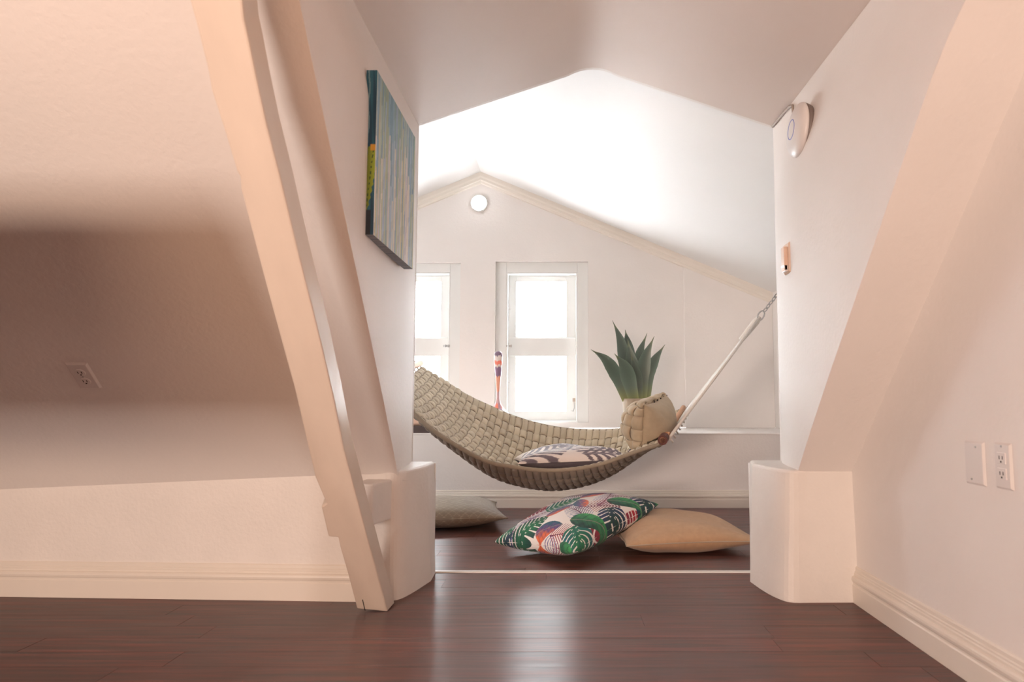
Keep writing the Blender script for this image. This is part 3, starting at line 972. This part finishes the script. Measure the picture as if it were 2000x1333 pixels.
# tropical print: layered leaf motifs
def tropical(S, T):
    n = len(S)
    P = np.stack([S, T], 1) * .88
    cream = np.array(hexc('ebe4df'))
    col = np.tile(cream, (n, 1))
    r = np.random.default_rng(44)
    C = {k: np.array(hexc(h)) for k, h in dict(teal='17606b', green='1c7048', dgreen='123f3a', navy='22305e', purple='6d2f66', red='a82433', orange='d9683f', violet='6f4a7c', blue='4f78b0', wine='661a3a', lgreen='3d9a58').items()}
    def put(mask, c):
        col[mask] = c[mask] if getattr(c, 'ndim', 1) == 2 else c
    kinds = ['frond', 'monstera', 'frond', 'broad_o', 'monstera', 'frond', 'monstera', 'broad_g', 'frond', 'broad_o', 'frond', 'monstera']
    rank = {'frond': 0, 'monstera': 1, 'broad_g': 2, 'broad_o': 3}
    mot = []
    q = 0
    for i in range(7):
        for j in range(7):
            mot.append(((i - 3) * .36 + (.18 if j % 2 else 0) + float(r.uniform(-.06, .06)), (j - 3) * .34 + float(r.uniform(-.06, .06)), float(r.uniform(-1.1, 1.5)) + (math.pi if r.random() < .3 else 0), float(r.uniform(.95, 1.2)), kinds[(q * 5 + j) % 12]))
            q += 1
    mot.sort(key=lambda m: rank[m[4]] + float(r.uniform(-.6, .6)))
    for cx, cy, th, sc_, k in mot:
        L = sc_ * {'frond': .60, 'monstera': .52, 'broad_g': .50, 'broad_o': .44}[k]
        dx, dy = P[:, 0] - cx, P[:, 1] - cy
        x = (dx * math.cos(th) + dy * math.sin(th)) / L + .5
        y = (-dx * math.sin(th) + dy * math.cos(th)) / L
        ins = (x > 0) & (x < 1)
        xc = np.clip(x, 1e-4, 1)
        if k == 'frond':
            y = y - .22 * (x - .5) ** 2
            ay = np.abs(y)
            env = .30 * np.sin(math.pi * xc ** .7) ** .8
            st = ((x - .8 * ay) * 15) % 1
            m = ins & (ay < env) & (st < .50 - .3 * ay / (env + 1e-6))
            pa, pb = [(C['purple'], C['blue']), (C['navy'], C['blue']), (C['red'], C['purple']), (C['wine'], C['red'])][int(r.integers(0, 4))]
            put(m, pa + (pb - pa) * np.clip(ay / .3, 0, 1)[:, None])
            put(ins & (ay < .011), C['wine'])
        elif k == 'monstera':
            ay = np.abs(y)
            env = .40 * np.sin(math.pi * xc ** .62) ** .62
            st = ((x - .55 * ay) * 7.5) % 1
            w_ = .12 + .55 * ay
            slit = ins & (ay < env) & (ay > .08) & (st < w_)
            m = ins & (ay < env) & ~slit
            hole = ins & (ay > .04) & (ay < .075) & (st > .4) & (st < .58)
            pa, pb = [(C['green'], C['dgreen']), (C['green'], C['teal']), (C['dgreen'], C['navy']), (C['red'], C['wine']), (C['teal'], C['navy']), (C['purple'], C['navy']), (C['wine'], C['red'])][int(r.integers(0, 7))]
            g = np.clip(ay / .36 + .25 * np.sin(x * 9 + y * 6), 0, 1)[:, None]
            put(slit | hole, cream)
            put(m & ~hole, pa + (pb - pa) * g)
            put(ins & (ay < .008) , pb * .8)
        else:
            ay = np.abs(y)
            env = .27 * np.sin(math.pi * xc ** .8) ** .75
            m = ins & (ay < env)
            vein = np.abs(((x - .6 * ay) * 8) % 1 - .5) < .06
            t_ = np.clip(.5 + y * 2.0 + .5 * (x - .5) + .18 * np.sin(x * 21) * np.cos(y * 25), 0, 1)[:, None]
            if k == 'broad_g':
                base = C['dgreen'] + (C['lgreen'] - C['dgreen']) * t_
                vc = C['dgreen']
            else:
                base = np.where(t_ < .45, C['orange'] + (C['violet'] - C['orange']) * t_ * 2.2, C['violet'] + (C['teal'] - C['violet']) * (t_ - .45) * 1.6)
                vc = C['wine']
            put(m, base)
            put(m & vein & (ay > .01), base * .72)
            put(m & (ay < .010), np.array(hexc('8a7f78')))
    return col

def graphite(S, T):                     # dark palm strokes on cream
    n = len(S)
    col = np.tile(np.array(hexc('e6dbd4')), (n, 1))
    dk = np.array(hexc('6b6068'))
    for cx, cy, th, L in ((-.55, -.5, .5, 1.6), (.35, -.35, 2.5, 1.5), (.5, .55, .9, 1.5), (-.35, .55, 2.2, 1.6), (.75, -.85, .2, 1.2)):
        dx, dy = S - cx, T - cy
        x = (dx * math.cos(th) + dy * math.sin(th)) / L + .5
        y = (-dx * math.sin(th) + dy * math.cos(th)) / L
        y = y - .25 * (x - .5) ** 2
        ay = np.abs(y)
        env = .36 * np.sin(math.pi * np.clip(x, 1e-4, 1) ** .8)
        st = ((x - .9 * ay) * 8) % 1
        m = (x > 0) & (x < 1) & (ay < env) & (st < .52)
        col[m] = dk
        col[(x > 0) & (x < 1) & (ay < .012)] = np.array(hexc('8b8086'))
    return col

def diamonds(S, T):
    base = np.array(hexc('93816e')); ln_ = np.array(hexc('a8967f'))
    a = np.abs(((S + T) * 7.5) % 1 - .5); b = np.abs(((S - T) * 7.5) % 1 - .5)
    m = ((a < .05) | (b < .05))[:, None]
    return np.where(m, ln_, base)

class Field:                              # height of a surface at (x, y), by nearest sample
    def __init__(f, pts): f.p = np.asarray(pts)
    def __call__(f, q):
        out = np.empty(len(q)); dist = np.empty(len(q))
        for k in range(0, len(q), 1500):
            d = ((q[k:k + 1500, None, :2] - f.p[None, :, :2]) ** 2).sum(-1)
            i = d.argmin(1)
            out[k:k + 1500] = f.p[i, 2]; dist[k:k + 1500] = np.sqrt(d[np.arange(len(i)), i])
        return out, dist
gu, gv = np.meshgrid(np.linspace(0, 1, 60), np.linspace(0, 1, 30))
bed_field = Field(bed(gu.ravel(), gv.ravel()))
def rest_on_bed(P, gap=.028):
    z, d = bed_field(P)
    P = P.copy()
    P[:, 2] = np.where(d < .05, np.maximum(P[:, 2], z + gap), P[:, 2])
    return P

# woven pillow leaning at the right end of the hammock
nt_, ft_, nb_ = PY(1264, 792, 3.83), PY(1305, 772, 4.22), PY(1247, 892, 3.78)
xa = ft_ - nt_; ya = nt_ - nb_
cc = nt_ + xa * .5 - ya * .5
Mw = frame3(cc, -xa, ya)                  # normal towards the left
hx_, hy_ = xa.length * .5, ya.length * .5
TW = .26
wp = tag(bpy.data.objects.new('woven_pillow', None), 'square basket-woven tan pillow leaning at the right end of the hammock', 'pillow')
wp.location = cc; COL.objects.link(wp)
N = 40
S, Tt, X, Y, H = pillow_grid(N, hx_, hy_, TW, .10, .5, .03, 3)
R_ = np.array(Mw.to_3x3()); t_ = np.array(Mw.translation)
for nm, sg in (('inner_cover', 1.14), ('back_cover', -1.0)):
    pts = rest_on_bed(np.stack([X, Y, H * sg], -1).reshape(-1, 3) @ R_.T + t_)
    mb = MB(); mb.v = [tuple(q) for q in pts]
    mb.f = [(i * N + j, (i + 1) * N + j, (i + 1) * N + j + 1, i * N + j + 1) for i in range(N - 1) for j in range(N - 1)]
    if sg < 0: mb.f = [q[::-1] for q in mb.f]
    build(nm, mb, M['wovenpillow'], wp, smooth=True, fix=False)
def pil_surf(u, v):
    s = np.sin((2 * u - 1) * math.pi / 2 * .985); t2 = np.sin((2 * v - 1) * math.pi / 2 * .985)
    x = hx_ * s * (1 - .10 * (1 - t2 ** 2) * np.abs(s) ** 1.5); y = hy_ * t2 * (1 - .10 * (1 - s ** 2) * np.abs(t2) ** 1.5)
    h = 1.34 * TW / 2 * np.clip((1 - s ** 2) * (1 - t2 ** 2), 0, 1) ** .5
    return rest_on_bed(np.stack([x, y, h], 1) @ R_.T + t_, .03)
weave(pil_surf, 7, 6, .008, .0125, .45, M['wovenpillow'], wp, 'upright_strap', 'level_strap', sign=1, per=6)
for k in range(5):
    p = nt_ + xa * (.3 + .15 * k)
    build('stitch', MB().tube([p + Vector((0, 0, -.012)), p + Vector((.004, .004, .006))], .004, 6), M['dark'], wp)

# patterned pillow lying in the hammock
cc = PY(1113, 893, 3.92) + Vector((0, 0, -.012))
Mp = frame3(cc, (1, .12, .03), (-.05, 1, -.02))
pillow('patterned_pillow', 'cream pillow with grey palm leaf pattern and slate underside lying in the hammock', Mp, .305, .21, .155, M['print'], 150, .07, .42, .03, 5, graphite, None, M['slate'], tilt_fn=rest_on_bed)

# floor cushions
gx = lambda u, v: Vector(ray(u, v) * (CAM_H / -ray(u, v)[2]) + np.array([0, 0, CAM_H]))
a_, b_ = PY(958, 1061, 3.42), PY(1295, 988, 3.56)
mid = (a_ + b_) * .5
dg = (b_ - a_)
perp = Vector((-dg.y, dg.x, 0)).normalized() * (dg.length * .93)
perp.x += dg.length * .26
perp.z = .11
xa = dg * .5 - perp * .5; ya = dg * .5 + perp * .5
Mt = frame3(mid + Vector((.0, .03, .0)), xa, ya)
tropical_o = pillow('tropical_cushion', 'white cushion printed with red, teal and green tropical leaves, leaning on the tan one', Mt, xa.length * .5 * 1.0, ya.length * .5 * 1.0, .20, M['print'], 320, .085, .42, .02, 4, tropical, .0, None, fat=1.12, thin=1.0, seam_r=.0016)
bc_ = [c_ for c_ in tropical_o.children if c_.name.startswith('back_cover')][0]
tf_ = Field(np.array([tuple(v_.co) for v_ in bc_.data.vertices])[::17])
def press_under(P):                       # the tan cushion gives way under the one lying on it
    z, d = tf_(P)
    P = P.copy()
    P[:, 2] = np.where(d < .03, np.minimum(P[:, 2], np.maximum(z - .008, .004)), P[:, 2])
    return P
Mt = frame3(Vector((.575, 3.62, .082)), (1, .16, .0), (-.16, 1, .02))
pillow('floor_cushion', 'plain tan linen floor cushion under the corner of the tropical cushion', Mt, .335, .32, .18, M['tan'], 90, .10, .5, .022, 9, None, .0, None, tilt_fn=press_under)
Mt = frame3(Vector((-.735, 4.24, .080)), (1, .2, 0), (-.2, 1, 0))
pillow('floor_cushion', 'beige floor cushion quilted in fine diamonds half hidden by the left plaster block', Mt, .36, .32, .172, M['print'], 150, .08, .5, .015, 8, diamonds, .0, None)

# ------------------------------------------------------------------ agave in a pot
pc_ = PY(1249, 845, 5.15); pc_ = Vector((pc_.x, 5.15, ZB))
zr = PY(1249, 779, 5.15).z - ZB
ag = thing('potted_agave', 'green potted agave with upright pointed leaves on the ledge right of the window', 'plant', pc_)
rp = .122
build('pot', MB().lathe([(.07, 0), (.082, .01), (.104, zr * .3), (.12, zr * .6), (rp + .002, zr * .85), (rp - .003, zr * .97), (rp - .008, zr), (rp - .02, zr), (rp - .022, zr - .03)], pc_, 40), M['pot'], ag, smooth=True)
build('soil', MB().lathe([(rp - .021, zr - .035), (rp - .021, zr - .028), (.03, zr - .02), (.002, zr - .018)], pc_, 24), M['soil'], ag)
leaves = [  # pixels: base, mid, mid2, tip; width m; depth offset base -> tip
    ((1232, 782), (1222, 720), (1213, 668), (1196, 626), .085, .05, .10),
    ((1240, 782), (1232, 715), (1226, 672), (1221, 644), .085, .06, .13),
    ((1256, 782), (1250, 725), (1250, 690), (1264, 651), .085, .05, .09),
    ((1224, 782), (1206, 738), (1184, 704), (1154, 683), .090, -.02, -.10),
    ((1262, 782), (1268, 730), (1280, 702), (1299, 673), .080, .0, .02),
    ((1243, 782), (1238, 735), (1232, 700), (1226, 662), .105, .01, .03),
    ((1254, 782), (1256, 730), (1262, 695), (1278, 657), .092, -.01, -.03),
    ((1238, 783), (1229, 745), (1219, 715), (1200, 691), .105, -.04, -.12),
    ((1247, 783), (1244, 748), (1240, 722), (1232, 690), .085, -.03, -.07),
]
for li, (pb, p1, p2, pt, wd, y0, y1) in enumerate(leaves):
    shade_ = (.86, .8, .95, 1.12, 1.05, .92, 1.0, 1.1, .84)[li]
    Yb = 5.15
    ctr = spline([PY(*pb, Yb + y0 * .6), PY(*p1, Yb + y0), PY(*p2, Yb + y0 * .4 + y1 * .6), PY(*pt, Yb + y1)], 26)
    n = len(ctr); m = 9
    tang = np.gradient(ctr, axis=0); tang /= np.linalg.norm(tang, axis=1, keepdims=True)
    outv = np.array([ctr[-1, 0] - pc_.x, (ctr[-1, 1] - pc_.y) * 1.0 - .05, 0]); 
    view = np.array([0, -1, 0.])
    ov = outv / (np.linalg.norm(outv) + 1e-6)
    v, cols = [], []
    for side in (1, -1):
        for i in range(n):
            t = i / (n - 1)
            wv = wd * .5 * (.62 + .9 * t) * (1 - t ** 2.6) ** .9 if t < .999 else .0004
            wv = wd * .56 * float(np.interp(t, [0, .2, .4, .56, .7, .82, .91, 1], [.66, .82, 1.0, .92, .64, .32, .11, .02]))
            la = np.cross(tang[i], view + .5 * ov * 0)
            la /= np.linalg.norm(la)
            nn = np.cross(la, tang[i])
            for k in range(m):
                s = -1 + 2 * k / (m - 1)
                ch = -.32 * wv * (1 - s * s)         # channelled cross-section
                th_ = (.010 * (1 - t) + .0012) * (1 - s * s) * side
                p = ctr[i] + la * s * wv + nn * (ch * .8 + th_) * 1.0
                v.append(p)
                g = shade_ * np.array(hexc('596a5f')) * (1 - .25 * t) + np.array(hexc('6e7d70')) * .25 * t
                base = np.array(hexc('8a8f55'))
                c_ = base * max(0, 1 - t * 4.5) + g * min(1, t * 4.5)
                if t > .86: c_ = c_ * .75 + np.array(hexc('a49a5a')) * .25
                cols.append(c_ * (.9 + .22 * s * s))
    f = []
    for sd in (0, 1):
        o_ = sd * n * m
        for i in range(n - 1):
            for k in range(m - 1):
                q = (o_ + i * m + k, o_ + i * m + k + 1, o_ + (i + 1) * m + k + 1, o_ + (i + 1) * m + k)
                f.append(q if sd == 0 else q[::-1])
    build('leaf', MB().add(v, f), M['leaf'], ag, smooth=True, colors=cols)

# ------------------------------------------------------------------ slender ornament before the window
oc = PY(972, 845, 5.25); oc = Vector((oc.x, 5.25, ZB))
def oz(v): return PY(972, v, 5.25).z - ZB
def ox(wpx): return wpx / F_PX * 5.25 / 2
prof = [(ox(74), 0), (ox(72), .012), (ox(60), oz(820)), (ox(40), oz(806)), (ox(22), oz(798)), (ox(10), oz(788)), (ox(6.5), oz(778)), (ox(7), oz(760)), (ox(10), oz(740)), (ox(13.5), oz(722)), (ox(16), oz(706)), (ox(17), oz(697)), (ox(15), oz(690)), (ox(8), oz(686.5)), (.001, oz(686))]
hs = np.array([p[1] for p in prof]); rs = np.array([p[0] for p in prof])
hh = np.linspace(0, hs[-1], 110)
rr = np.interp(hh, hs, rs)
mb = MB().lathe(list(zip(rr, hh)), oc, 36)
cols = []
for h in hh:
    q = h / hs[-1]
    for k in range(36):
        z_ = q + .018 * abs(((k * 5 / 36) % 1) - .5) * 2 + .006 * math.sin(k * 2.1)
        if z_ > .945: c_ = hexc('7a6478')
        elif z_ > .885: c_ = hexc('efe2dc')
        elif z_ > .835: c_ = hexc('ee7f6a')
        elif z_ > .805: c_ = hexc('efe0d8')
        elif z_ > .69: c_ = hexc('8a6a85')
        elif z_ > .50: c_ = hexc('eda78e')
        elif z_ > .36: c_ = hexc('d9b3b4')
        elif z_ > .28: c_ = hexc('ea8467') if (k // 4) % 2 else hexc('c9a3b0')
        elif z_ > .22: c_ = hexc('a98fa8') if (k // 3) % 3 else hexc('f0e6e2')
        else: c_ = hexc('f4efec')
        cols.append(c_)
o = build('slender_ornament', mb, M['vase'], smooth=True, colors=cols)
tag(o, 'slender long-necked ornament with coral and purple feather bands before the window', 'ornament')

# low dark-framed mat on the ledge at the left
x1 = PY(905, 840, 5.0).x
t = thing('ledge_seat', 'dark wooden seat board with pale peach cushion on the ledge behind the hammock', 'seat', (-1.4, 5.2, ZB))
build('seat_board', MB().box(-1.75, x1, 4.96, 5.5, ZB, ZB + .05), M['darkwood'], t, bevel=.004)
build('seat_cushion', MB().box(-1.73, x1 - .02, 4.975, 5.48, ZB + .05, ZB + .13), M['mattress'], t, bevel=.03, seg=4)


# unseen legged cabinet, added left of view to throw shade on the slope
sb = thing('added_shade_cabinet', 'unseen legged wooden cabinet added to shade the left slope', 'added_shade_cabinet', (-1.9, 1.1, 0))
build('cabinet_body', MB().box(-2.75, -1.12, .95, 1.24, .69, 1.19), M['darkwood'], sb, bevel=.006)
for x in (-2.71, -1.16):
    for y in (.98, 1.21):
        build('leg', MB().tube([(x, y, 0), (x, y, .70)], [.014, .022], 10), M['darkwood'], sb)
for k in range(3):
    xa_ = -2.74 + k * .538
    d = build('door', MB().box(xa_ + .005, xa_ + .535, .932, .95, .705, 1.175), M['darkwood'], sb, bevel=.003)
    build('knob', MB().lathe([(.006, 0), (.006, -.012), (.013, -.018), (.011, -.027), (.002, -.03)], (xa_ + .5, .932, .96), 14, (0, 1, 0)), M['metal'], d, smooth=True)
